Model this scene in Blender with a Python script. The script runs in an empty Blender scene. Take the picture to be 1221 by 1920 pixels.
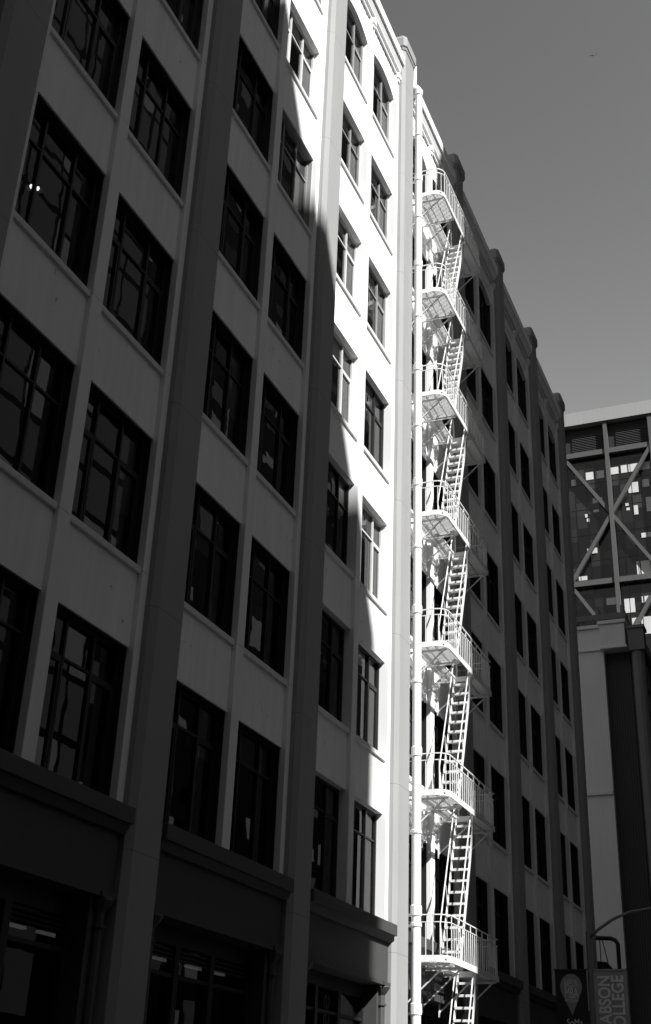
import bpy, math, random
from mathutils import Vector, Matrix
random.seed(7)
S = bpy.context.scene
COL = S.collection

# ------------------------------------------------------------------ camera
cd = bpy.data.cameras.new('camera'); cam = bpy.data.objects.new('camera', cd); COL.objects.link(cam)
cd.sensor_fit = 'VERTICAL'; cd.sensor_height = 24.0; cd.lens = 2249.6/1920*24.0
cd.clip_start = 0.1; cd.clip_end = 6000
R = Matrix(((0.38022333, 0.03737638, -0.92413), (-0.42991264, 0.89182237, -0.14081), (-0.81890496, -0.45083906, 0.35516)))
xa = Vector((0.38022333, -0.42991264, -0.81890496))          # street direction, seen from the camera
za = Vector((0.03737638, 0.89182237, -0.45083906)); za.normalize()
xa = (xa - za*xa.dot(za)).normalized(); ya = za.cross(xa)
CZ = 1.6
cam.matrix_world = Matrix(((xa.x, xa.y, xa.z, 0), (ya.x, ya.y, ya.z, 0), (za.x, za.y, za.z, CZ), (0, 0, 0, 1)))
S.camera = cam

# ------------------------------------------------------------------ light
SUN = Vector((0.56, 1.0, -1.08))                             # the way the sunlight travels
sd = bpy.data.lights.new('sun', 'SUN'); sun = bpy.data.objects.new('sun', sd); COL.objects.link(sun)
sd.energy = 4.4; sd.angle = math.radians(0.45); sd.color = (1, 0.995, 0.985)
sun.rotation_euler = SUN.to_track_quat('-Z', 'Y').to_euler(); sun.location = (0, -20, 90)
w = bpy.data.worlds.new('World'); S.world = w; w.use_nodes = True
nt = w.node_tree; nt.nodes.clear()
sky = nt.nodes.new('ShaderNodeTexSky'); sky.sky_type = 'NISHITA'; sky.sun_disc = False
ts = -SUN.normalized()
sky.sun_elevation = math.asin(ts.z); sky.sun_rotation = math.atan2(ts.x, ts.y)
sky.air_density = 1.0; sky.dust_density = 1.2; sky.ozone_density = 1.0
sep = nt.nodes.new('ShaderNodeSeparateColor'); bg = nt.nodes.new('ShaderNodeBackground')
mixr = nt.nodes.new('ShaderNodeMath'); mixr.operation = 'MULTIPLY_ADD'; mixr.inputs[1].default_value = 0.35
half = nt.nodes.new('ShaderNodeMath'); half.operation = 'MULTIPLY'; half.inputs[1].default_value = 0.65
out = nt.nodes.new('ShaderNodeOutputWorld')
nt.links.new(sky.outputs[0], sep.inputs[0])                  # the picture is black and white: a grey sky from red and green
nt.links.new(sep.outputs[0], half.inputs[0]); nt.links.new(sep.outputs[1], mixr.inputs[0]); nt.links.new(half.outputs[0], mixr.inputs[2])
cap = nt.nodes.new('ShaderNodeMath'); cap.operation = 'MINIMUM'; cap.inputs[1].default_value = 1.5
con = nt.nodes.new('ShaderNodeMath'); con.operation = 'POWER'; con.inputs[1].default_value = 2.2   # red-filter contrast of the film
nt.links.new(mixr.outputs[0], cap.inputs[0]); nt.links.new(cap.outputs[0], con.inputs[0])
nt.links.new(con.outputs[0], bg.inputs[0]); nt.links.new(bg.outputs[0], out.inputs[0])
bg.inputs[1].default_value = 0.088
S.view_settings.view_transform = 'Standard'; S.view_settings.look = 'None'
S.view_settings.exposure = 1.0; S.view_settings.gamma = 1.0
try:
    S.cycles.max_bounces = 10; S.cycles.diffuse_bounces = 4; S.cycles.glossy_bounces = 4
    S.cycles.transparent_max_bounces = 12; S.cycles.caustics_reflective = False; S.cycles.caustics_refractive = False
except Exception: pass

# ------------------------------------------------------------------ materials
def newmat(name):
    m = bpy.data.materials.new(name); m.use_nodes = True
    n = m.node_tree; n.nodes.clear()
    o = n.nodes.new('ShaderNodeOutputMaterial')
    return m, n, o
def mth(n, op, a, b=None, c=None):
    k = n.nodes.new('ShaderNodeMath'); k.operation = op
    for i, v in enumerate((a, b, c)):
        if v is None: continue
        if isinstance(v, (int, float)): k.inputs[i].default_value = v
        else: n.links.new(v, k.inputs[i])
    return k.outputs[0]
def noise(n, vec, scale, detail=4, rough=0.55, sc=None):
    if sc:
        mp = n.nodes.new('ShaderNodeMapping'); mp.inputs['Scale'].default_value = sc
        n.links.new(vec, mp.inputs[0]); vec = mp.outputs[0]
    k = n.nodes.new('ShaderNodeTexNoise'); k.inputs['Scale'].default_value = scale
    k.inputs['Detail'].default_value = detail; k.inputs['Roughness'].default_value = rough
    n.links.new(vec, k.inputs['Vector']); return k.outputs[0]
def surf(name, base, rough=0.7, var=0.15, scale=1.2, streak=0.0, bump=0.0, bscale=30, metal=0.0, seam=None, spec=0.4, stain=0.0):
    """painted concrete, metal, cloth: a grey with blotches, vertical rain streaks, fine bump and paint seams"""
    m, n, o = newmat(name)
    g = n.nodes.new('ShaderNodeNewGeometry'); pos = g.outputs['Position']
    p = n.nodes.new('ShaderNodeBsdfPrincipled'); n.links.new(p.outputs[0], o.inputs[0])
    f = mth(n, 'MULTIPLY_ADD', noise(n, pos, scale), 2*var, 1-var)
    if streak:
        s = noise(n, pos, 1.0, 3, 0.6, (5.0, 5.0, 0.22))
        f = mth(n, 'MULTIPLY', f, mth(n, 'MULTIPLY_ADD', s, 2*streak, 1-streak))
    if stain:
        s = noise(n, pos, 2.6, 5, 0.7, (1, 1, 0.5))
        s = mth(n, 'GREATER_THAN', s, 0.64); s2 = noise(n, pos, 14, 4, 0.7)
        s = mth(n, 'MULTIPLY', s, mth(n, 'GREATER_THAN', s2, 0.5))
        f = mth(n, 'MULTIPLY', f, mth(n, 'SUBTRACT', 1.0, mth(n, 'MULTIPLY', s, stain)))
    if seam:
        z0, st = seam
        sx = n.nodes.new('ShaderNodeSeparateXYZ'); n.links.new(pos, sx.inputs[0])
        z = mth(n, 'DIVIDE', mth(n, 'SUBTRACT', sx.outputs[2], z0), st)
        z = mth(n, 'LESS_THAN', mth(n, 'FRACT', z), 0.012/st)
        f = mth(n, 'MULTIPLY', f, mth(n, 'SUBTRACT', 1.0, mth(n, 'MULTIPLY', z, 0.45)))
    v = mth(n, 'MULTIPLY', f, base)
    cc = n.nodes.new('ShaderNodeCombineColor')
    for i in range(3): n.links.new(v, cc.inputs[i])
    n.links.new(cc.outputs[0], p.inputs['Base Color'])
    p.inputs['Roughness'].default_value = rough; p.inputs['Metallic'].default_value = metal
    p.inputs['Specular IOR Level'].default_value = spec
    if bump:
        b = n.nodes.new('ShaderNodeBump'); b.inputs['Strength'].default_value = bump; b.inputs['Distance'].default_value = 0.02
        n.links.new(noise(n, pos, bscale, 5, 0.6), b.inputs['Height']); n.links.new(b.outputs[0], p.inputs['Normal'])
    return m
def glass(name, ior=1.9, tint=0.5, wave=0.12, wscale=1.3):
    """window glass: clear where you look through, mirror by the angle, slightly wavy like old panes"""
    m, n, o = newmat(name)
    g = n.nodes.new('ShaderNodeNewGeometry'); pos = g.outputs['Position']
    b = n.nodes.new('ShaderNodeBump'); b.inputs['Strength'].default_value = wave; b.inputs['Distance'].default_value = 0.06
    n.links.new(noise(n, pos, wscale, 2, 0.5), b.inputs['Height'])
    fr = n.nodes.new('ShaderNodeFresnel'); fr.inputs[0].default_value = ior; n.links.new(b.outputs[0], fr.inputs[1])
    t = n.nodes.new('ShaderNodeBsdfTransparent'); t.inputs[0].default_value = (tint, tint, tint, 1)
    gl = n.nodes.new('ShaderNodeBsdfGlossy'); gl.inputs['Roughness'].default_value = 0.01; n.links.new(b.outputs[0], gl.inputs['Normal'])
    x = n.nodes.new('ShaderNodeMixShader'); n.links.new(fr.outputs[0], x.inputs[0])
    n.links.new(t.outputs[0], x.inputs[1]); n.links.new(gl.outputs[0], x.inputs[2]); n.links.new(x.outputs[0], o.inputs[0])
    return m
def panels(name, dy, dz, lo, hi):
    """glazing of separate sheets, each its own dark grey"""
    m, n, o = newmat(name); g = n.nodes.new('ShaderNodeNewGeometry'); sx = n.nodes.new('ShaderNodeSeparateXYZ'); n.links.new(g.outputs['Position'], sx.inputs[0])
    cb = n.nodes.new('ShaderNodeCombineXYZ')
    n.links.new(mth(n, 'FLOOR', mth(n, 'DIVIDE', mth(n, 'ADD', sx.outputs[1], 8.6), dy)), cb.inputs[0])
    n.links.new(mth(n, 'FLOOR', mth(n, 'DIVIDE', mth(n, 'SUBTRACT', sx.outputs[2], 0.6), dz)), cb.inputs[1])
    wn = n.nodes.new('ShaderNodeTexWhiteNoise'); wn.noise_dimensions = '2D'; n.links.new(cb.outputs[0], wn.inputs['Vector'])
    v = mth(n, 'MULTIPLY_ADD', mth(n, 'POWER', wn.outputs['Value'], 2.5), hi-lo, lo)
    cc = n.nodes.new('ShaderNodeCombineColor')
    for i in range(3): n.links.new(v, cc.inputs[i])
    p = n.nodes.new('ShaderNodeBsdfPrincipled'); n.links.new(cc.outputs[0], p.inputs['Base Color']); p.inputs['Roughness'].default_value = 0.12
    n.links.new(p.outputs[0], o.inputs[0]); return m
def lamp(name, strength):
    m, n, o = newmat(name); e = n.nodes.new('ShaderNodeEmission'); e.inputs[1].default_value = strength
    n.links.new(e.outputs[0], o.inputs[0]); return m

M = dict(
    wall=surf('wall_paint', 0.87, 0.8, 0.08, 0.8, 0.12, 0.14, 40, stain=0.45),
    pier=surf('pier_paint', 0.84, 0.8, 0.05, 0.8, 0.06, 0.10, 40, seam=(CZ+4.0, 3.9)),
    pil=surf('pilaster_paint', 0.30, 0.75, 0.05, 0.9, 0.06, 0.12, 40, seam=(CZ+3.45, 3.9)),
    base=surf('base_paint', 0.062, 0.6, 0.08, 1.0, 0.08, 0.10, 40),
    sill=surf('sill_paint', 0.72, 0.8, 0.08, 2.0, 0, 0.1, 40),
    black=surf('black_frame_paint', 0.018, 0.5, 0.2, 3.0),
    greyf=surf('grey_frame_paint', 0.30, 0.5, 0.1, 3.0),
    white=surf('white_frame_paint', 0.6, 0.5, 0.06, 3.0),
    fire=surf('white_iron_paint', 0.72, 0.5, 0.12, 2.0, 0, 0.1, 60),
    pipe=surf('white_pipe_paint', 0.8, 0.5, 0.05, 2.0, 0.04),
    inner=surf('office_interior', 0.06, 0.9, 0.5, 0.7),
    blind=surf('roller_blind', 0.42, 0.9, 0.08, 2.0, 0.08),
    blind2=surf('dark_blind', 0.16, 0.9, 0.2, 2.0, 0.1),
    pane=glass('window_glass', 1.9, 0.5, 0.03, 0.9), shop=glass('shop_glass', 1.6, 0.5, 0.02),
    bulb=lamp('lamp_glow', 1.2), strip=lamp('strip_glow', 0.035),
    steel=surf('grey_steel_paint', 0.42, 0.45, 0.08, 1.0),
    tower=surf('tower_steel', 0.085, 0.5, 0.10, 0.08, 0, 0, 1),
    towerlt=surf('tower_cap_panel', 0.31, 0.5, 0.10, 0.08, 0.1, 0, 1),
    curtain=panels('tower_dark_glazing', 1.55, 1.98, 0.006, 0.045),
    louv=surf('louver_metal', 0.05, 0.5, 0.2, 0.3),
    blk=surf('blank_black', 0.012, 0.7, 0.3, 0.3),
    tblind=surf('tower_blind', 0.6, 0.8, 0.08, 0.2),
    conc=surf('low_concrete', 0.66, 0.85, 0.10, 0.25, 0.08, 0.1, 12),
    concd=surf('ribbed_dark_panel', 0.06, 0.8, 0.1, 0.3, 0.05),
    column=surf('column_concrete', 0.15, 0.8, 0.15, 0.3, 0.1),
    pole=surf('galvanised_pole', 0.22, 0.5, 0.1, 2.0, metal=0.2),
    ban=surf('grey_banner_cloth', 0.40, 0.85, 0.08, 3.0), band=surf('dark_banner_cloth', 0.035, 0.85, 0.1, 3.0),
    pin=surf('pin_print', 0.38, 0.85, 0.05, 3.0), let=surf('pale_print', 0.92, 0.85, 0.03, 3.0), pinlet=surf('grey_print', 0.85, 0.85, 0.03, 3.0),
    letd=surf('dim_window_lettering', 0.06, 0.7, 0.05, 3.0),
    road=surf('asphalt', 0.05, 0.9, 0.25, 0.6, 0, 0.3, 60), pave=surf('pavement_concrete', 0.12, 0.9, 0.12, 0.7, 0, 0.2, 40),
    line=surf('road_paint', 0.6, 0.8, 0.2, 3.0),
    opp=surf('opposite_wall', 0.04, 0.7, 0.15, 0.2, 0.1), oppw=lamp('added_bright_glow', 0.10), oppm=lamp('added_dim_glow', 0.045),  # oppw, oppm: glow added so pale squares show in the window reflections
    oppd=surf('opposite_dark_window', 0.02, 0.08, 0.2, 0.4, spec=0.7),
    bird=surf('gull_feather', 0.3, 0.8, 0.2, 3.0),
)

# ------------------------------------------------------------------ mesh helpers
class MB:
    def __init__(s, off=(0, 0, 0)): s.v = []; s.f = []; s.off = Vector(off)
    def face(s, pts):
        b = len(s.v); s.v += [tuple(Vector(p)-s.off) for p in pts]; s.f.append(tuple(range(b, b+len(pts))))
    def box(s, x0, x1, y0, y1, z0, z1):
        b = len(s.v); s.v += [tuple(Vector((x, y, z))-s.off) for z in (z0, z1) for x, y in ((x0, y0), (x1, y0), (x1, y1), (x0, y1))]
        for q in ((0, 3, 2, 1), (4, 5, 6, 7), (0, 1, 5, 4), (1, 2, 6, 5), (2, 3, 7, 6), (3, 0, 4, 7)): s.f.append(tuple(b+i for i in q))
        return s
    def prism(s, poly, z0, z1, top=None):
        """polygon in x,y pulled up in z (optional other polygon at the top)"""
        t = top or poly; n = len(poly); b = len(s.v)
        s.v += [tuple(Vector((x, y, z0))-s.off) for x, y in poly]+[tuple(Vector((x, y, z1))-s.off) for x, y in t]
        s.f.append(tuple(b+i for i in reversed(range(n)))); s.f.append(tuple(b+n+i for i in range(n)))
        for i in range(n): j = (i+1) % n; s.f.append((b+i, b+j, b+n+j, b+n+i))
        return s
    def xprism(s, poly, x0, x1):
        """polygon in y,z pulled along x"""
        n = len(poly); b = len(s.v)
        s.v += [tuple(Vector((x0, y, z))-s.off) for y, z in poly]+[tuple(Vector((x1, y, z))-s.off) for y, z in poly]
        s.f.append(tuple(b+i for i in range(n))); s.f.append(tuple(b+n+i for i in reversed(range(n))))
        for i in range(n): j = (i+1) % n; s.f.append((b+j, b+i, b+n+i, b+n+j))
        return s
    def yprism(s, poly, y0, y1):
        """polygon in x,z pulled along y"""
        n = len(poly); b = len(s.v)
        s.v += [tuple(Vector((x, y0, z))-s.off) for x, z in poly]+[tuple(Vector((x, y1, z))-s.off) for x, z in poly]
        s.f.append(tuple(b+i for i in range(n))); s.f.append(tuple(b+n+i for i in reversed(range(n))))
        for i in range(n): j = (i+1) % n; s.f.append((b+j, b+i, b+n+i, b+n+j))
        return s
    def bar(s, a, c, wdt, hgt=None, up=(0, 0, 1)):
        """a straight bar of rectangular section"""
        a, c = Vector(a), Vector(c); d = (c-a).normalized(); u = Vector(up)
        if abs(d.dot(u)) > 0.98: u = Vector((0, 1, 0))
        r = d.cross(u).normalized()*wdt/2; u2 = r.normalized().cross(d).normalized()*(hgt or wdt)/2
        b = len(s.v)
        for p in (a, c): s.v += [tuple(p+q-s.off) for q in (-r-u2, r-u2, r+u2, -r+u2)]
        for q in ((0, 3, 2, 1), (4, 5, 6, 7), (0, 1, 5, 4), (1, 2, 6, 5), (2, 3, 7, 6), (3, 0, 4, 7)): s.f.append(tuple(b+i for i in q))
        return s
    def tube(s, pts, rad, n=8, cap=True):
        """a round tube along a list of points; rad may be a list"""
        pts = [Vector(p) for p in pts]; rads = rad if isinstance(rad, (list, tuple)) else [rad]*len(pts)
        b = len(s.v); ref = None
        for i, p in enumerate(pts):
            d = (pts[min(i+1, len(pts)-1)]-pts[max(i-1, 0)]).normalized()
            if ref is None: ref = Vector((0, 1, 0)) if abs(d.y) < 0.9 else Vector((1, 0, 0))
            u = (ref-d*ref.dot(d)).normalized(); v = d.cross(u); ref = u
            for k in range(n):
                t = 2*math.pi*k/n; s.v.append(tuple(p+(u*math.cos(t)+v*math.sin(t))*rads[i]-s.off))
        for i in range(len(pts)-1):
            for k in range(n):
                j = (k+1) % n; s.f.append((b+i*n+k, b+i*n+j, b+(i+1)*n+j, b+(i+1)*n+k))
        if cap:
            s.f.append(tuple(b+k for k in reversed(range(n)))); e = b+(len(pts)-1)*n; s.f.append(tuple(e+k for k in range(n)))
        return s
    def build(s, name, mat, parent=None, loc=None, smooth=False, bevel=0):
        me = bpy.data.meshes.new(name); me.from_pydata(s.v, [], s.f); me.validate(); me.materials.append(M[mat]); me.update()
        o = bpy.data.objects.new(name, me); COL.objects.link(o)
        if parent is not None: o.parent = parent
        if loc is not None: o.location = loc
        if smooth:
            for p in me.polygons: p.use_smooth = True
        if bevel:
            b = o.modifiers.new('edge', 'BEVEL'); b.width = bevel; b.segments = 2; b.limit_method = 'ANGLE'
        return o
def thing(name, loc, label, cat, group=None):
    o = bpy.data.objects.new(name, None); COL.objects.link(o); o.location = loc; o.empty_display_size = 0.2
    o['label'] = label; o['category'] = cat
    if group: o['group'] = group
    return o
def structure(o): o['kind'] = 'structure'; return o

# ------------------------------------------------------------------ ground
structure(MB().box(-3000, 3000, -3000, 3000, -1.0, -0.13).build('road', 'road'))
structure(MB().box(-200, 54.5, 5.6, 10.4, -0.5, 0.0).build('pavement', 'pave', bevel=0.02))
structure(MB().box(-200, 200, -14.5, -8.6, -0.5, 0.0).build('pavement', 'pave', bevel=0.02))
structure(MB().box(76, 300, 5.6, 10.4, -0.5, 0.0).build('pavement', 'pave', bevel=0.02))
g = MB()
for i in range(-12, 26): g.box(i*6.0, i*6.0+2.6, -1.6, -1.48, -0.13, -0.126)
structure(g.build('road_marking', 'line'))

# ------------------------------------------------------------------ main building
BX, BW, NB = 13.13, 5.93, 7
def cx(k): return BX+BW*k
SILL = [4.05, 7.98, 11.85, 15.72, 19.65, 23.6, 27.5]
HEAD = [6.58, 10.42, 14.33, 18.17, 22.05, 25.88, 29.92]
X0, X1 = cx(0)-BW/2, cx(NB-1)+BW/2                             # axes of the first and last pilaster
Zc = lambda z: z+CZ
bo = Vector((X0, 10.0, 0.0))
bld = thing('office_building', bo, 'long pale loft building with pilasters and dark windows, a tall strip of it sunlit', 'building')
def mb(): return MB(bo)
# spandrels, and the wall with its frieze over each arched top window
def cols(k): return ((cx(k)-2.28, cx(k)-0.155), (cx(k)+0.155, cx(k)+2.28))
for k in range(NB):
    for a, b in cols(k):
        for j in range(1, 7): mb().box(a, b, 10.0, 10.36, Zc(HEAD[j-1]), Zc(SILL[j]-0.12)).build('spandrel', 'wall', bld)
        n = 14; arc = []; wl = mb()
        for i in range(n+1):
            t = i/n; arc.append((a+(b-a)*t, Zc(HEAD[6]+0.29*(1-(2*t-1)**2))))
        low = [(x, 10.0, z) for x, z in arc]; hi = [(x, 10.0, Zc(30.42)) for x, z in arc]
        for i in range(n):
            wl.face([low[i], low[i+1], hi[i+1], hi[i]])
            p, q = Vector(low[i]), Vector(low[i+1]); dd = Vector((0, 0.36, 0)); wl.face([p, p+dd, q+dd, q])
        wl.face([hi[0], hi[-1], (b, 10.12, Zc(30.42)), (a, 10.12, Zc(30.42))]); wl.face([(a, 10.12, Zc(30.42)), (b, 10.12, Zc(30.42)), (b, 10.12, Zc(31.1)), (a, 10.12, Zc(31.1))])
        wl.build('top_wall', 'wall', bld)
        nn = 9; st = (b-a)/nn; fz = mb()
        for i in range(nn): fz.box(a+i*st+0.025, a+(i+1)*st-0.025, 9.985, 10.115, Zc(30.45), Zc(31.0))
        fz.build('frieze', 'wall', bld)
# piers: the one between the two windows and the two halves beside the pilasters
for k in range(NB):
    c = cx(k)
    mb().box(c-0.155, c+0.155, 9.9, 10.36, Zc(4.05), Zc(31.1)).build('pier', 'pier', bld, bevel=0.012)
    for s in (-1, 1):
        e = sorted((c+s*2.28, c+s*2.48)); mb().box(e[0], e[1], 9.9, 10.36, Zc(4.05), Zc(31.1)).build('half_pier', 'pier', bld, bevel=0.012)
    for px in (c-2.37, c, c+2.37):
        cb = mb()
        cb.box(px-0.10, px+0.10, 9.82, 9.9, Zc(30.86), Zc(31.07)); cb.box(px-0.065, px+0.065, 9.85, 9.9, Zc(30.72), Zc(30.86))
        cb.build('corbel', 'wall', bld)
# cornice between pilasters
for k in range(NB):
    c = cx(k); a, b = c-2.47, c+2.47
    co = mb()
    co.box(a, b, 9.91, 10.36, Zc(31.04), Zc(31.10)); co.box(a, b, 10.04, 10.36, Zc(31.10), Zc(31.22))
    co.xprism([(9.84, Zc(31.22)), (10.36, Zc(31.22)), (10.36, Zc(31.50)), (9.74, Zc(31.50)), (9.84, Zc(31.27))], a, b)
    co.box(a, b, 9.70, 10.36, Zc(31.50), Zc(31.88))
    co.build('parapet', 'wall', bld)
# pilasters with chamfered edges and capped tops
def octo(c, e, yb): return [(c-0.505-e, yb), (c-0.505-e, 9.80-e), (c-0.39-e, 9.70-e), (c+0.39+e, 9.70-e), (c+0.505+e, 9.80-e), (c+0.505+e, yb)]
for k in range(NB+1):
    c = X0+BW*k
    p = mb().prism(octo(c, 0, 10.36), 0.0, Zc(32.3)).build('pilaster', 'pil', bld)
    cp = mb()
    cp.prism(octo(c, 0.02, 10.39), Zc(32.3), Zc(32.42), octo(c, 0.05, 10.42))
    cp.prism(octo(c, 0.07, 10.44), Zc(32.42), Zc(32.78)); cp.prism(octo(c, 0.07, 10.44), Zc(32.78), Zc(32.93), octo(c, 0.02, 10.40))
    cp.build('cap', 'pil', p)
# belt course and the dark painted base of each bay
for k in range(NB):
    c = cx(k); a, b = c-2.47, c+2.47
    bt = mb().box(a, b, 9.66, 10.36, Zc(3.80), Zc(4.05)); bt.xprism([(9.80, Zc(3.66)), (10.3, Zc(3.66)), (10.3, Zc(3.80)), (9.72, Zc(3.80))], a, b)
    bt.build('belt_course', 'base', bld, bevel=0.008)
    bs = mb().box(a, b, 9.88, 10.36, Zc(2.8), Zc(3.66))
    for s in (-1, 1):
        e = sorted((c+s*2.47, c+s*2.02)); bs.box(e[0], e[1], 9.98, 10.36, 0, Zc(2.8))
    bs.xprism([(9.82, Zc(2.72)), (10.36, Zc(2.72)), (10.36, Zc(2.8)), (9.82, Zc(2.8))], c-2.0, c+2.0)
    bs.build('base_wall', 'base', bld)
    for s in (-1, 1):
        q = c+s*2.24; cl = mb()
        cl.tube([(q, 9.95, 0), (q, 9.95, Zc(2.3))], 0.085, 10); cl.tube([(q, 9.95, Zc(2.3)), (q, 9.95, Zc(2.34))], 0.12, 10)
        cl.tube([(q, 9.95, Zc(2.34)), (q, 9.95, Zc(2.55))], 0.085, 10)
        cl.tube([(q, 9.95, Zc(2.52)), (q, 9.95, Zc(2.6)), (q, 9.95, Zc(2.68)), (q, 9.95, Zc(2.72))], [0.09, 0.15, 0.2, 0.19], 10)
        cl.box(q-0.2, q+0.2, 9.8, 10.0, Zc(2.72), Zc(2.79)); cl.build('colonnette', 'base', bld)
# interiors: dark floors, back wall
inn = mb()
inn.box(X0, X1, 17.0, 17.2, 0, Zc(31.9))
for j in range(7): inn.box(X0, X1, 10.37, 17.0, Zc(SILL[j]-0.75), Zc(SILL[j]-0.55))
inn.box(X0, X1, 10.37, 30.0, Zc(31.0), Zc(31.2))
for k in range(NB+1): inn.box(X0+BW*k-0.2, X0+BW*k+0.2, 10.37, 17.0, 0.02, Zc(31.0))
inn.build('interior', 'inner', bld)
sw = mb().box(X1-0.3, X1+0.45, 10.44, 34.0, 0, Zc(31.9)); sw.box(X0-0.45, X0+0.3, 10.44, 34.0, 0, Zc(31.9)); sw.box(X0+0.3, X1-0.3, 33.7, 34.0, 0, Zc(31.9))
sw.build('side_wall', 'wall', bld)
# the plain end wall west of the first pilaster
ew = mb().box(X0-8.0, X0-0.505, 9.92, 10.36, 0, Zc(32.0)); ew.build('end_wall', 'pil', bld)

# ---- windows
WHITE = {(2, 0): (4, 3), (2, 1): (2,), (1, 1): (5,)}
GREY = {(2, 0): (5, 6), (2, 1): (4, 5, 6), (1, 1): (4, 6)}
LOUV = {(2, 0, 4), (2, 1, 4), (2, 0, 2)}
def make_window(k, ci, j):
    a, b = cols(k)[ci]; z0, z1 = Zc(SILL[j]), Zc(HEAD[j]); o = Vector((a, 10.15, z0)); r = random.Random(k*100+ci*50+j)
    arched = j == 6; W = b-a; H = z1-z0
    white = j in WHITE.get((k, ci), ())
    f = MB(); fw = 0.06
    f.box(0, fw, 0, 0.07, 0, H); f.box(W-fw, W, 0, 0.07, 0, H); f.box(fw, W-fw, 0.005, 0.07, 0, fw)
    if arched:
        n = 10
        for i in range(n):
            t0, t1 = i/n, (i+1)/n; g0, g1 = [0.29*(1-(2*t-1)**2) for t in (t0, t1)]
            f.yprism([(W*t0, H+g0-0.09), (W*t1, H+g1-0.09), (W*t1, H+g1-0.01), (W*t0, H+g0-0.01)], 0.004, 0.07)
    else: f.box(fw, W-fw, 0.004, 0.07, H-fw, H)
    ms = (0.31, 0.665) if r.random() < 0.75 else (0.30, 0.70)
    tr = H*(0.70 if j else 0.74)
    for t in ms: f.box(W*t-0.025, W*t+0.025, 0.01, 0.07, fw, H-fw+(0.25 if arched else 0))
    f.box(fw, W-fw, 0.02, 0.06, tr-0.02, tr+0.02)
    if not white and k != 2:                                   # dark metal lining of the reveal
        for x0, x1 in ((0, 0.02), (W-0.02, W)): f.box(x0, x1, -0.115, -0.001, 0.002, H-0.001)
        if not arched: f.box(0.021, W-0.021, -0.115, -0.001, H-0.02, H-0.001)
    if white or r.random() < 0.55:                             # opening sashes inside the lights
        for x0, x1 in ((fw, W*ms[0]-0.03), (W*ms[1]+0.03, W-fw)):
            for q in ((x0, x0+0.045), (x1-0.045, x1)): f.box(q[0], q[1], 0.02, 0.062, fw, tr-0.024)
            f.box(x0+0.045, x1-0.045, 0.02, 0.062, fw, fw+0.05); f.box(x0+0.045, x1-0.045, 0.02, 0.062, tr-0.085, tr-0.024)
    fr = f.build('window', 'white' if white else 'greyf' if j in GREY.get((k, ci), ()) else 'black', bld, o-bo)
    if white: fr['label'] = 'window with white painted frame in the sunlit strip'
    # panes, each hung a touch out of true so that reflections break from pane to pane
    p = MB(); xs = [fw]+[W*t for t in ms]+[W-fw]
    for i in range(3):
        for q0, q1 in ((fw, tr), (tr, H-fw+(0.2 if arched else 0))):
            d = [r.uniform(-0.006, 0.006) for _ in range(3)]; x0, x1 = xs[i], xs[i+1]
            p.face([(x0, 0.055+d[0], q0), (x1, 0.055+d[1], q0), (x1, 0.055+d[1]+d[2], q1), (x0, 0.055+d[0]+d[2], q1)])
    p.build('pane', 'pane', fr)
    s = MB(); x = 0.0
    if j:
        s.box(-0.0, W, -0.205, 0.16, -0.12, 0); s.build('sill', 'sill', fr, bevel=0.012)
    # blinds
    bl = MB(); sunny = k == 2 or (k == 1 and ci == 1 and j >= 4) or (k == 3 and ci == 0)
    for i in range(3):
        pr = 0.9 if sunny else 0.3
        if i == 1 and sunny: pr = 0.45
        if r.random() < pr:
            lo = r.choice((0.1, 0.1, 0.35, tr-0.1)) if sunny else r.choice((tr, tr-0.3, 0.9))
            bl.box(xs[i]+0.05, xs[i+1]-0.05, 0.10, 0.106, lo, H-0.03)
    if bl.v: bl.build('blind', 'blind' if r.random() < 0.7 else 'blind2', fr)
    if (k, ci, j) in LOUV:
        lv = MB()
        for q in range(9):
            z = tr+0.07+q*(H-tr-0.14)/9; lv.bar((xs[0], 0.07, z), (xs[1]-0.05, 0.07, z), 0.08, 0.012, (0, -0.6, 1))
        lv.build('louver', 'steel', fr)
for k in range(NB):
    for ci in range(2):
        for j in range(7): make_window(k, ci, j)

# ---- shopfronts
for k in range(NB):
    c = cx(k); o = Vector((c-2.02, 10.30, 0)); f = MB(); W = 4.04; H = Zc(2.8); t = Zc(1.98)
    f.box(0, W, 0, 0.12, H-0.36, H); f.box(0, W, 0, 0.14, t-0.03, t+0.03); f.box(0, W, 0, 0.14, 0, 0.35)
    for x in (0.0, 1.25, 2.5, 3.97): f.box(x, x+0.07 if x not in (1.25, 2.5) else x+0.16, -0.02, 0.14, 0.35, H-0.36)
    fr = f.build('shopfront', 'black', bld, o-bo)
    p = MB(); p.face([(0, 0.1, 0.35), (W, 0.1, 0.35), (W, 0.1, H-0.36), (0, 0.1, H-0.36)]); p.build('shop_pane', 'shop', fr)
    lv = MB()
    for x0, x1 in ((0.1, 1.22), (1.45, 2.47), (2.7, 3.95)):
        for q in range(3): lv.bar((x0, 0.04, t+0.26+q*0.07), (x1, 0.04, t+0.26+q*0.07), 0.06, 0.012, (0, -0.6, 1))
    if k != 2: lv.build('louver', 'louv', fr)
    if k == 2:
        MB().box(3.0, 3.9, 0.3, 0.31, 0.4, H-0.45).build('blind', 'blind', fr)
    if k == 3: MB().box(0.1, 3.9, 0.3, 0.31, 0.4, H-0.5).build('blind', 'blind', fr)
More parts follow.
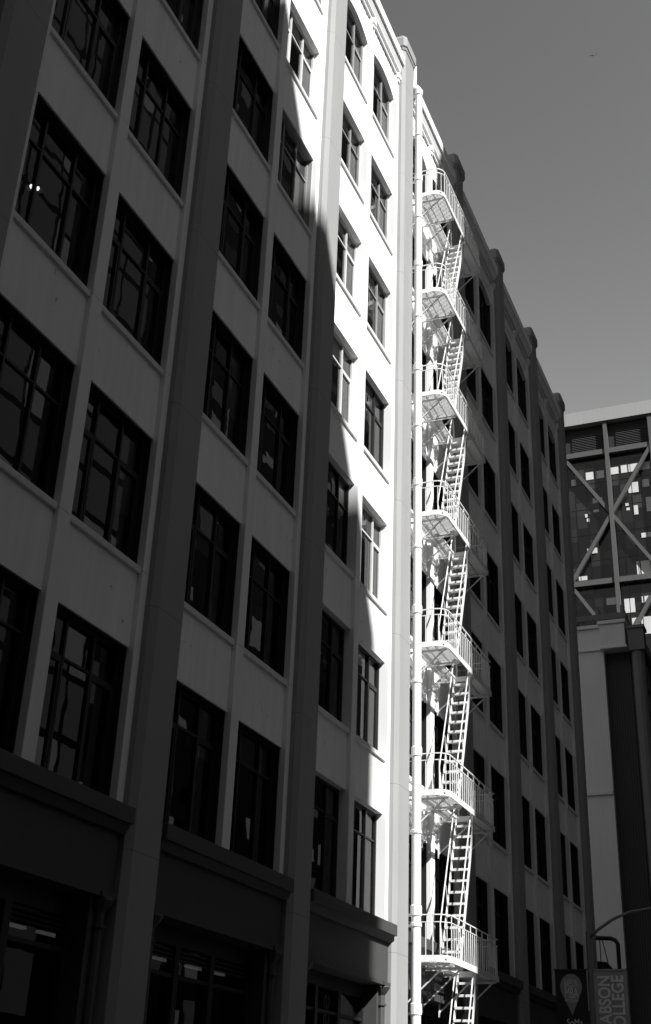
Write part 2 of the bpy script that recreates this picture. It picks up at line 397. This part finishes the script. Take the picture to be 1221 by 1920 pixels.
def text(s, size, name, mat, parent, mw, ext=0.004, sx=1.0, align='LEFT', width=None):
    cu = bpy.data.curves.new(name, 'FONT'); cu.body = s; cu.size = size; cu.extrude = ext; cu.offset = 0.0 if width else 0.012; cu.align_x = align
    t = bpy.data.objects.new('t', cu); COL.objects.link(t)
    me = bpy.data.meshes.new_from_object(t.evaluated_get(bpy.context.evaluated_depsgraph_get()))
    bpy.data.objects.remove(t)
    me.name = name; me.materials.clear(); me.materials.append(M[mat])
    if width: sx = width/(max(v.co.x for v in me.vertices)-min(v.co.x for v in me.vertices))
    for v in me.vertices: v.co.x *= sx
    me.transform(mw); o = bpy.data.objects.new(name, me); COL.objects.link(o); o.parent = parent
    return o

sf = [o for o in bld.children if o.name.startswith('shopfront')][2]
text('coffee', 0.72, 'lettering', 'letd', sf, Matrix(((0, -1, 0, 2.28), (0, 0, -1, 0.085), (1, 0, 0, Zc(0.55)), (0, 0, 0, 1))), 0.004, 1, 'LEFT', 1.75)

# ------------------------------------------------------------------ fire escape
FX0, FX1, HX0, HX1 = 28.80, 33.30, 30.18, 31.62
FY, FW, FM = 8.85, 9.86, 9.44
LAND = [3.50, 7.45, 11.42, 15.34, 19.33, 23.1, 27.0]
fo = Vector((FX0, FW, 0))
fe = thing('fire_escape', fo, 'white iron fire escape with seven railed landings and steep stairs on the facade', 'fire escape')
def fmb(): return MB(fo)
for n, zc in enumerate(LAND):
    z = Zc(zc); d = fmb()
    # slatted deck: left landing, wall strip, right landing
    def slats(x0, x1, y0, y1):
        q = x0
        while q < x1-0.01: d.box(q, q+0.024, y0, y1, z-0.03, z); q += 0.05
    slats(FX0+0.06, HX0, FY+0.05, FW); slats(HX0+0.02, HX1, FM, FW); slats(HX1+0.02, FX1-0.04, FY+0.03, FW)
    rr = 0.32
    path = [(FX0, FW, z), (FX0, FY+rr, z)]+[(FX0+rr-rr*math.cos(t*math.pi/2), FY+rr-rr*math.sin(t*math.pi/2), z) for t in (0.25, 0.5, 0.75, 1.0)]+[(FX1, FY, z), (FX1, FW, z)]
    for p, q in zip(path, path[1:]): d.bar((p[0], p[1], z-0.02), (q[0], q[1], z-0.02), 0.022, 0.15)
    for y in (FY+0.32, FM-0.02, FW-0.2): d.bar((FX0+0.02, y, z-0.06), (FX1-0.02, y, z-0.06) if y > FM-0.1 else (HX0, y, z-0.06), 0.03, 0.05)
    d.bar((HX1, FY+0.32, z-0.06), (FX1-0.02, FY+0.32, z-0.06), 0.03, 0.05)
    for x in (HX0, HX1): d.bar((x, FY, z-0.05), (x, FW, z-0.05), 0.03, 0.10)
    ld = d.build('landing', 'fire', fe)
    r = fmb(); hh = 0.98
    def up(p, h): return (p[0], p[1], z+h)
    for h, t in ((hh, 0.034), (hh-0.17, 0.026)):
        for p, q in zip(path, path[1:]): r.bar(up(p, h), up(q, h), t, t*0.7)
    # balusters at even steps along the path
    L = 0; step = 0.178; nxt = 0.09; cnt = 0
    for p, q in zip(path, path[1:]):
        p, q = Vector(p), Vector(q); l = (q-p).length
        while nxt < L+l:
            pt = p+(q-p)*((nxt-L)/l); tall = cnt % 3 == 0
            r.bar((pt.x, pt.y, z), (pt.x, pt.y, z+(hh if tall else hh-0.17)), 0.016 if not tall else 0.02); cnt += 1; nxt += step
        L += l
    r.build('railing', 'fire', ld)
    for x in (FX0+0.25, HX0, HX1, FX1-0.1):
        b = fmb(); b.bar((x, FY+0.05, z-0.12), (x, 9.98, z-0.12), 0.04, 0.05); b.bar((x, FY+0.15, z-0.14), (x, 9.98, z-1.0), 0.035, 0.035)
        b.bar((x, 9.97, z-1.1), (x, 9.97, z), 0.07, 0.03); b.build('bracket', 'fire', ld)
for n, zc in enumerate(LAND):
    z1 = Zc(zc); z0 = Zc(LAND[n-1]) if n else 0.02
    rise = z1-z0; xt, xb = HX1-0.06, HX1-0.06-rise/2.72; ya, yb_ = FY+0.10, FY+0.58
    s = fmb()
    for y in (ya, yb_): s.bar((xb, y, z0), (xt, y, z1), 0.025, 0.15, (0, 1, 0)) if False else s.bar((xb, y, z0), (xt, y, z1), 0.018, 0.13)
    nt_ = int(round(rise/0.30))
    st = s.build('stair', 'fire', fe)
    for i in range(1, nt_):
        t = i/nt_; x = xb+(xt-xb)*t; z = z0+rise*t
        tr_ = fmb().box(x-0.10, x+0.10, ya+0.01, yb_-0.01, z-0.02, z+0.012); tr_.box(x-0.105, x-0.09, ya+0.01, yb_-0.01, z-0.05, z-0.02)
        tr_.build('tread', 'fire', st)
    for y in (ya, yb_):
        h = fmb(); hv = 0.72
        pts = [(xb-0.02, y, z0+0.35), (xb-0.10, y, z0+0.95), (xt-0.05, y, z1+hv*0.9), (xt+0.16, y, z1+hv*0.95), (xt+0.2, y, z1)]
        if n == 0: pts[0] = (xb-0.3, y, z0+0.4)
        h.tube(pts, 0.018, 6)
        for t in (0.08, 0.36, 0.64, 0.9):
            x = xb+(xt-xb)*t; z = z0+rise*t; h.bar((x, y, z), (x-0.12, y, z+0.52), 0.016)
        h.build('handrail', 'fire', st)

# ------------------------------------------------------------------ drainpipe
do = Vector((28.63, 9.60, 0)); dp = thing('drainpipe', do, 'tall white drainpipe running down the facade beside the fire escape', 'drainpipe')
b = MB(do); b.tube([(28.63, 9.6, 0.1), (28.63, 9.6, Zc(31.4)), (28.63, 9.64, Zc(31.55)), (28.60, 9.74, Zc(31.65))], 0.118, 14, False); b.build('pipe', 'pipe', dp, smooth=True)
b = MB(do); b.tube([(28.60, 9.74, Zc(31.5)), (28.60, 9.74, Zc(32.6)), (28.60, 9.8, Zc(32.72)), (28.60, 9.95, Zc(32.75))], 0.075, 10, False); b.build('upper_pipe', 'pipe', dp, smooth=True)
for zz in (2.2, 4.4, 8.3, 12.2, 16.1, 20.0, 23.9, 27.4, 31.2):
    for e in (0, 1.95):
        if zz+e > 31.3: continue
        b = MB(do); b.tube([(28.63, 9.6, Zc(zz+e)), (28.63, 9.6, Zc(zz+e)+0.03), (28.63, 9.6, Zc(zz+e)+(0.25 if not e else 0.1)), (28.63, 9.6, Zc(zz+e)+(0.28 if not e else 0.12))], [0.118, 0.142, 0.142, 0.118], 12)
        b.box(28.60, 28.66, 9.6, 9.9, Zc(zz+e)+0.02, Zc(zz+e)+0.08); b.build('collar', 'pipe', dp)

# ------------------------------------------------------------------ lamps seen through windows
def pendant(x, y, z, label):
    o = Vector((x, y, z)); t = thing('pendant_lamp', o, label, 'lamp', 'lamps hanging inside the offices')
    MB(o).tube([(x, y, z+0.1), (x, y, z+1.0)], 0.008, 6).build('cord', 'black', t)
    MB(o).tube([(x, y, z+0.1), (x, y, z+0.08), (x, y, z-0.02)], [0.02, 0.06, 0.10], 12, False).build('shade', 'black', t)
    MB(o).tube([(x, y, z+0.06), (x, y, z+0.02), (x, y, z-0.03)], [0.015, 0.032, 0.015], 8).build('bulb', 'bulb', t)
pendant(12.88, 11.5, Zc(14.45), 'small glowing lamp behind the leftmost window, left one of the pair')
pendant(13.12, 11.55, Zc(14.62), 'small glowing lamp behind the leftmost window, right one of the pair')
pendant(16.36, 11.5, Zc(14.55), 'small glowing lamp alone behind the dark window right of the first narrow pier')
for x0, x1, y, z in ((13.9, 14.77, 10.75, 2.237), (15.1, 15.8, 10.75, 2.237), (18.3, 19.28, 10.75, 2.28), (19.55, 21.0, 10.75, 2.28)):
    lb = ['left ceiling strip light inside the leftmost dark shop', 'right ceiling strip light inside the leftmost dark shop',
          'left ceiling strip light inside the second dark shop', 'right ceiling strip light inside the second dark shop'][((x0 > 15)+(x0 > 17)+(x0 > 19))]
    o = Vector((x0, y, Zc(z))); t = thing('strip_light', o, lb, 'strip light', 'strip lights in the shops')
    MB(o).box(x0, x1, y-0.02, y+0.05, Zc(z)-0.02, Zc(z)+0.02).build('tube', 'strip', t)
    MB(o).box(x0-0.03, x1+0.03, y-0.05, y+0.08, Zc(z)+0.022, Zc(z)+0.07).build('housing', 'black', t)
    MB(o).tube([((x0+x1)/2, y, Zc(z)+0.07), ((x0+x1)/2, y, Zc(3.27))], 0.01, 6).build('hanger', 'black', t)

# ------------------------------------------------------------------ street lamp and banners
PX, PY = 38.8, 7.46
so = Vector((PX, PY, 0)); sl = thing('street_lamp', so, 'grey street lamp with a curved arm, carrying two banners, right edge of the view', 'street lamp')
MB(so).tube([(PX, PY, 0), (PX, PY, Zc(5.42))], [0.11, 0.075], 12, False).build('pole', 'pole', sl, smooth=True)
arc = [(PX, PY+0.0, Zc(5.22)), (PX, PY-0.35, Zc(5.50)), (PX, PY-0.8, Zc(5.78)), (PX, PY-1.3, Zc(5.97)), (PX, PY-1.8, Zc(6.05)), (PX, PY-2.2, Zc(6.07))]
MB(so).tube(arc, [0.05, 0.048, 0.045, 0.042, 0.04, 0.04], 10).build('arm', 'pole', sl, smooth=True)
MB(so).tube([(PX, PY-1.92, Zc(6.10)), (PX, PY-2.0, Zc(6.07)), (PX, PY-2.3, Zc(6.07)), (PX, PY-2.55, Zc(6.04)), (PX, PY-2.62, Zc(6.03))], [0.03, 0.09, 0.13, 0.12, 0.03], 12).build('lamp_head', 'pole', sl, smooth=True)
for zz in (4.33, 2.2):
    MB(so).tube([(PX, PY-1.12, Zc(zz)), (PX, PY+1.12, Zc(zz))], 0.018, 8).build('banner_arm', 'black', sl)
def banner(y0, y1, z0, z1, mat, label):
    o = Vector((PX, (y0+y1)/2, Zc(z0))); t = thing('banner', o, label, 'banner', 'banners on the street lamp'); m = MB(o); N = 10
    pts = []
    for i in range(N+1):
        a = i/N; pts.append((PX+0.012*math.sin(a*5.0), y0+(y1-y0)*a))
    ring = pts+[(x+0.006, y) for x, y in reversed(pts)]
    m.prism([(x, y) for x, y in ring], Zc(z0), Zc(z1)); m.build('cloth', mat, t)
    h = MB(o); h.tube([(PX, y0, Zc(z1)), (PX, y1, Zc(z1))], 0.03, 8); h.build('hem', mat, t)
    return t, o
b1, o1 = banner(6.38, 7.36, 2.2, 4.31, 'ban', 'mid grey banner with pale letters turned upright, street side of the lamp pole')
# letters read upward: x of the text runs up, its top points to the left (+y); faces the camera (-x)
def upmw(o, y, z): return Matrix(((0, 0, -1, PX-0.02-o.x), (0, 1, 0, y-o.y), (1, 0, 0, Zc(z)-o.z), (0, 0, 0, 1)))
text('BABSON', 0.50, 'lettering', 'let', b1, upmw(o1, 6.90, 4.16), 0.004, 0.82, 'RIGHT')
text('COLLEGE', 0.50, 'lettering', 'let', b1, upmw(o1, 6.50, 4.16), 0.004, 0.82, 'RIGHT')
b2, o2 = banner(7.58, 8.54, 2.2, 4.31, 'band', 'dark banner with a pointed pale map-pin shape, building side of the lamp pole')
pn = MB(o2); yc, zc_, rad = 8.06, 3.84, 0.33; pol = []
for i in range(25):
    t = math.radians(-22+i*224/24); pol.append((yc+rad*math.cos(t), Zc(zc_)+0.365*math.sin(t)))
pol.append((yc, Zc(3.04)))
n = len(pol); pn.face([(PX-0.022, y, z) for y, z in pol]); pn.face([(PX-0.014, y, z) for y, z in reversed(pol)])
for i in range(n):
    j = (i+1) % n; pn.face([(PX-0.022, *pol[i]), (PX-0.014, *pol[i]), (PX-0.014, *pol[j]), (PX-0.022, *pol[j])])
pn.build('map_pin', 'pin', b2)
def flatmw(o, y, z): return Matrix(((0, 0, -1, PX-0.03-o.x), (-1, 0, 0, y-o.y), (0, 1, 0, Zc(z)-o.z), (0, 0, 0, 1)))
text('BABSON', 0.34, 'lettering', 'pinlet', b2, flatmw(o2, yc, 3.82), 0.003, 1, 'CENTER', 0.40)
text('MBA', 0.42, 'lettering', 'let', b2, flatmw(o2, yc, 3.52), 0.003, 1, 'CENTER', 0.40)
text('PROGRAM', 0.12, 'lettering', 'pinlet', b2, flatmw(o2, yc, 3.41), 0.003, 1, 'CENTER', 0.40)
text('SoMa', 0.29, 'lettering', 'let', b2, flatmw(o2, yc-0.06, 2.74), 0.003, 1, 'CENTER', 0.47)

# ------------------------------------------------------------------ black frame on the building's far corner
qo = Vector((52.4, 9.0, Zc(5.8))); bf = thing('sign_frame', qo, 'black rounded metal frame with two thin stays, behind the grey banner', 'frame')
Xf = 53.0
def xp(X, y, z): return (X, y, Zc(z))
m = MB(qo); m.tube([xp(Xf, 9.9, 7.15), xp(Xf, 9.25, 7.12), xp(Xf, 9.08, 7.05), xp(Xf, 8.98, 6.9), xp(Xf, 8.98, 5.2), xp(Xf, 9.9, 5.2)], 0.09, 8); m.build('frame', 'black', bf)
m = MB(qo); m.bar(xp(Xf, 9.72, 7.1), xp(Xf, 9.72, 5.2), 0.035); m.bar(xp(Xf, 9.62, 7.1), xp(Xf, 9.38, 5.9), 0.035); m.build('stay', 'black', bf)
m = MB(qo); m.face([xp(Xf, 9.95, 5.2), xp(Xf, 8.98, 5.2), xp(Xf, 9.05, 5.75), xp(Xf, 9.5, 6.2), xp(Xf, 9.95, 6.25)]); m.face([xp(Xf+0.04, 9.95, 5.2), xp(Xf+0.04, 9.95, 6.25), xp(Xf+0.04, 9.5, 6.2), xp(Xf+0.04, 9.05, 5.75), xp(Xf+0.04, 8.98, 5.2)]); m.build('plate', 'black', bf)
m = MB(qo); m.bar(xp(52.2, 9.8, 7.15), xp(Xf, 9.8, 7.15), 0.08); m.bar(xp(52.2, 9.8, 5.2), xp(Xf, 9.8, 5.2), 0.08); m.build('mount', 'black', bf)

# ------------------------------------------------------------------ the low building across the side street
LX = 77.0; lo = Vector((LX, 14, 0)); lb_ = thing('low_building', lo, 'lower concrete building with a plain pale side wall and dark ribbed bay, below the tower', 'building')
def lmb(): return MB(lo)
lmb().box(LX, LX+30, 12.66, 40, 0, Zc(30.3)).build('side_wall', 'conc', lb_)
t = lmb(); t.box(LX-0.12, LX, 12.7, 40, Zc(30.3-1.6), Zc(30.3-1.52)); t.box(LX-0.14, LX, 12.7, 40, Zc(19.02), Zc(19.25)); t.box(LX-0.18, LX+1, 12.6, 40, Zc(30.3), Zc(30.52)); t.build('string_course', 'conc', lb_)
rb = lmb(); rb.box(LX+0.5, LX+29, 11.0, 12.66, 0, Zc(28.7)); q = 11.05
while q < 12.6: rb.box(LX+0.42, LX+0.5, q, q+0.09, 0, Zc(28.7)); q += 0.16
rb.build('ribbed_bay', 'concd', lb_)
t = lmb(); t.box(LX-0.5, LX+6, 11.1, 12.75, Zc(28.75), Zc(30.35)); t.box(LX-0.62, LX+6.1, 11.0, 12.85, Zc(30.35), Zc(30.6)); t.box(LX-0.6, LX+6.1, 11.0, 12.8, Zc(28.6), Zc(28.75)); t.build('parapet_box', 'conc', lb_, bevel=0.03)
t = lmb(); t.prism([(LX+0.1+0.42*math.cos(a*math.pi/6), 10.42+0.42*math.sin(a*math.pi/6)) for a in range(12)], 0, Zc(28.4)); t.box(LX-0.42, LX+0.62, 9.9, 10.94, Zc(28.4), Zc(29.9)); t.box(LX-0.52, LX+0.72, 9.82, 11.0, Zc(29.9), Zc(30.1)); t.build('corner_column', 'column', lb_)
t = lmb(); t.box(LX+0.6, LX+30, 10.4, 11.0, 0, Zc(29.5)); t.box(LX+0.8, LX+30, 10.1, 10.4, Zc(29.0), Zc(29.7)); t.build('street_front', 'column', lb_)
for i in range(9):
    for j in range(7):
        x = LX+1.6+i*3.1; z = 3.2+j*3.9
        f = lmb(); f.box(x, x+2.3, 10.32, 10.399, Zc(z), Zc(z+2.6)); wnd = f.build('window', 'black', lb_)
        p = lmb(); p.box(x+0.1, x+1.1, 10.30, 10.318, Zc(z+0.1), Zc(z+2.5)); p.box(x+1.2, x+2.2, 10.30, 10.318, Zc(z+0.1), Zc(z+2.5)); p.build('pane', 'oppd', wnd)
rs = lmb()                                                     # steel screen on its roof
for y in (11.4, 13.1, 14.8, 16.5, 18.2): rs.bar((LX+1.2, y, Zc(30.3)), (LX+1.2, y, Zc(32.3)), 0.22); rs.bar((LX+1.2, y, Zc(32.2)), (LX+3.4, y-0.5, Zc(30.3)), 0.16)
rs.bar((LX+1.2, 11.2, Zc(31.55)), (LX+1.2, 20, Zc(31.55)), 0.25, 0.4)
for y in (12.2, 14.0, 15.5): rs.bar((LX+1.3, y, Zc(31.5)), (LX+1.3, y+0.9, Zc(30.3)), 0.14)
rs.build('roof_screen', 'column', lb_)

# ------------------------------------------------------------------ braced tower
TX = 150.0; to = Vector((TX, 22, 0)); tw = thing('office_tower', to, 'dark glass office tower with pale crossed steel braces, far right', 'tower')
def tmb(): return MB(to)
YS = [-8.6, -2.45, 3.7, 9.85, 16.0, 22.2, 28.4, 34.5, 40.6]
NODE = [85.4, 65.6, 45.8, 26.0, 6.2]
tmb().box(TX+0.6, TX+40, YS[0], YS[-1], 0, Zc(91.8)).build('glazing', 'curtain', tw)
ml = tmb(); y = YS[0]
while y < YS[-1]: ml.box(TX+0.5, TX+0.6, y-0.03, y+0.03, 0, Zc(85)); y += 1.55
for fl in range(22): ml.box(TX+0.55, TX+0.6, YS[0], YS[-1], Zc(85.0-fl*3.96-0.06), Zc(85.0-fl*3.96+0.06))
ml.build('mullion_grid', 'curtain', tw)
for y in YS: tmb().box(TX-0.46, TX+0.35, y-0.25, y+0.28, 0, Zc(90.2)).build('column', 'tower', tw)
for z in NODE: tmb().box(TX-0.25, TX+0.5, YS[0], YS[-1], Zc(z-0.38), Zc(z+0.38)).build('beam', 'tower', tw)
for i in range(0, 8, 2):
    for z0, z1 in zip(NODE, NODE[1:]):
        tmb().bar((TX-0.1, YS[i], Zc(z0)), (TX-0.1, YS[i+2], Zc(z1)), 0.5, 0.5).build('brace', 'tower', tw)
        tmb().bar((TX+0.12, YS[i+2], Zc(z0)), (TX+0.12, YS[i], Zc(z1)), 0.48, 0.48).build('brace', 'tower', tw)
tmb().box(TX-0.7, TX+40, YS[0]-0.5, YS[-1]+0.5, Zc(90.1), Zc(92.2)).build('roof_cap', 'towerlt', tw)
tmb().box(TX+0.42, TX+0.58, YS[0], YS[-1], Zc(85.9), Zc(90.1)).build('plant_recess', 'blk', tw)
lv = tmb()
for i in range(8):
    for q in range(10):
        z = 86.1+q*0.27; lv.bar((TX+0.3, YS[i]+0.7, Zc(z)), (TX+0.3, YS[i+1]-1.3, Zc(z)), 0.16, 0.06)
lv.build('louver', 'tower', tw)
lg = random.Random(11); bl = [(17.2, 18.7, 71.6, 72.3), (23.4, 24.8, 77.8, 78.6), (24.6, 26.2, 70.2, 71.0), (20.2, 21.6, 61.0, 63.0), (26.2, 27.4, 66.4, 67.0), (16.6, 20.6, 81.9, 83.1), (22.9, 24.1, 81.6, 82.8), (24.4, 25.6, 81.6, 82.8), (26.9, 27.6, 81.0, 82.0), (20.8, 22.0, 81.9, 83.0), (20.0, 18.4, 78.6, 80.2), (16.9, 17.9, 79.2, 80.4), (16.5, 17.6, 75.4, 77.6), (18.7, 19.3, 75.2, 76.6),
      (19.9, 20.4, 76.7, 77.1), (19.8, 20.3, 76.0, 76.4), (25.6, 26.0, 75.8, 76.3), (25.4, 25.8, 75.1, 75.6), (17.6, 19.6, 66.2, 68.2), (22.6, 24.0, 62.4, 63.4), (16.0, 19.4, 62.2, 63.1), (18.2, 20.8, 57.8, 60.2), (16.0, 17.8, 57.8, 60.0), (15.6, 17.0, 54.0, 55.6), (24.0, 24.8, 76.4, 76.8)]
for yy0, yy1, z0, z1 in bl:
    a, b = sorted((yy0, yy1)); q = a
    while q < b-0.1:
        e = min(q+1.42, b); tmb().box(TX+0.52, TX+0.575, q+0.03, e-0.03, Zc(z0), Zc(z1)).build('blind', 'tblind', tw); q += 1.55

# ------------------------------------------------------------------ buildings across the street, behind the camera, plus unseen blocks added against sky light
def opposite(x0, x1, y0, y1, h, label, seed, full=0.0, glow_end=0.0):
    o = Vector(((x0+x1)/2, y1, 0)); t = thing('opposite_building', o, label, 'building'); r = random.Random(seed)
    MB(o).box(x0, x1, y0, y1, 0, h).build('wall', 'opp', t)
    wp, wm, wd = MB(o), MB(o), MB(o); x = x0+1.0
    while x < x1-2.4:
        z = 5.0; big = x < x0+full
        while z < min(h, 72)-3:
            u = r.random(); wdt = 2.3 if big else r.choice((1.2, 1.5, 1.7))
            tgt = (wm if u < 0.85 else wp) if big else (wp if u < 0.33 else wm if u < 0.55 else wd)
            if x > glow_end: tgt = wd
            tgt.box(x, x+wdt, y1, y1+0.04, z, z+(2.5 if big else r.choice((0.8, 1.3, 1.9)))); z += 2.9
        x += 2.6 if big else 2.2
    for m, mt, nm in ((wp, 'oppw', 'added_bright_glow_grid'), (wm, 'oppm', 'added_dim_glow_grid'), (wd, 'oppd', 'dark_window_grid')):  # the first two grids glow, added only for the reflections
        if m.v: q = m.build(nm, mt, t); q['kind'] = 'stuff'
DY = 22.0; kx = SUN.x/SUN.y; kz = -SUN.z/SUN.y
xR = 31.84-kx*DY; XL = 2.0; yb = 10-(26.5-XL)/kx
opposite(xR, 110, -45, -12, 115.0, 'tall dark office block across the street, beside the gap', 1, 26.0, 78.0)
opposite(110.5, 150, -45, -12, 80.0, 'dark office block across the street, the furthest along', 5)
opposite(-60, XL, yb, -12, CZ+10.75+kz*(10-yb), 'tall dark office block across the street, the one behind the viewer', 2)

opposite(170, 205, -60, 2, 130.0, 'unseen dark block added to cut sky light from the far end of the street', 6)  # unseen block, added to keep sky light off the far wing
opposite(-80, -42, -11, 60, 80.0, 'unseen dark block added across the near end of the street to darken jambs', 4)  # unseen block, added to shade the jambs from the open street end
opposite(-60, 60, -75, -48, 30.0, 'unseen dark block added behind the two others to limit sky through the gap', 3)  # unseen block, added to trim the sky light through the gap

# ------------------------------------------------------------------ bird
d = Vector((0.677253, 0.08705315, 0.73058204)); P = Vector((0, 0, CZ))+d*240
br = thing('bird', P, 'tiny dark bird gliding high in the clear sky', 'bird')
rt = Vector((d.y, -d.x, 0)).normalized()
b = MB(P); b.tube([P-rt*0.02+Vector((0.1, 0.3, 0)), P+Vector((0.05, 0.15, 0.01)), P-Vector((0, 0.1, 0)), P-Vector((0.1, 0.35, 0))], [0.02, 0.07, 0.08, 0.02], 8); b.build('body', 'bird', br, smooth=True)
for s in (-1, 1):
    b = MB(P); a = P+rt*0.05*s; q = P+rt*0.38*s+Vector((0, 0, 0.10)); e = P+rt*0.62*s+Vector((0, 0, 0.02)); n = Vector((d.x, d.y, 0))*0.12
    for u, v in ((a, q), (q, e)):
        b.face([u-n, v-n*0.6, v+n*0.5, u+n]); b.face([u+n-Vector((0, 0, .02)), v+n*0.5-Vector((0, 0, .02)), v-n*0.6-Vector((0, 0, .02)), u-n-Vector((0, 0, .02))])
    b.build('wing', 'bird', br)
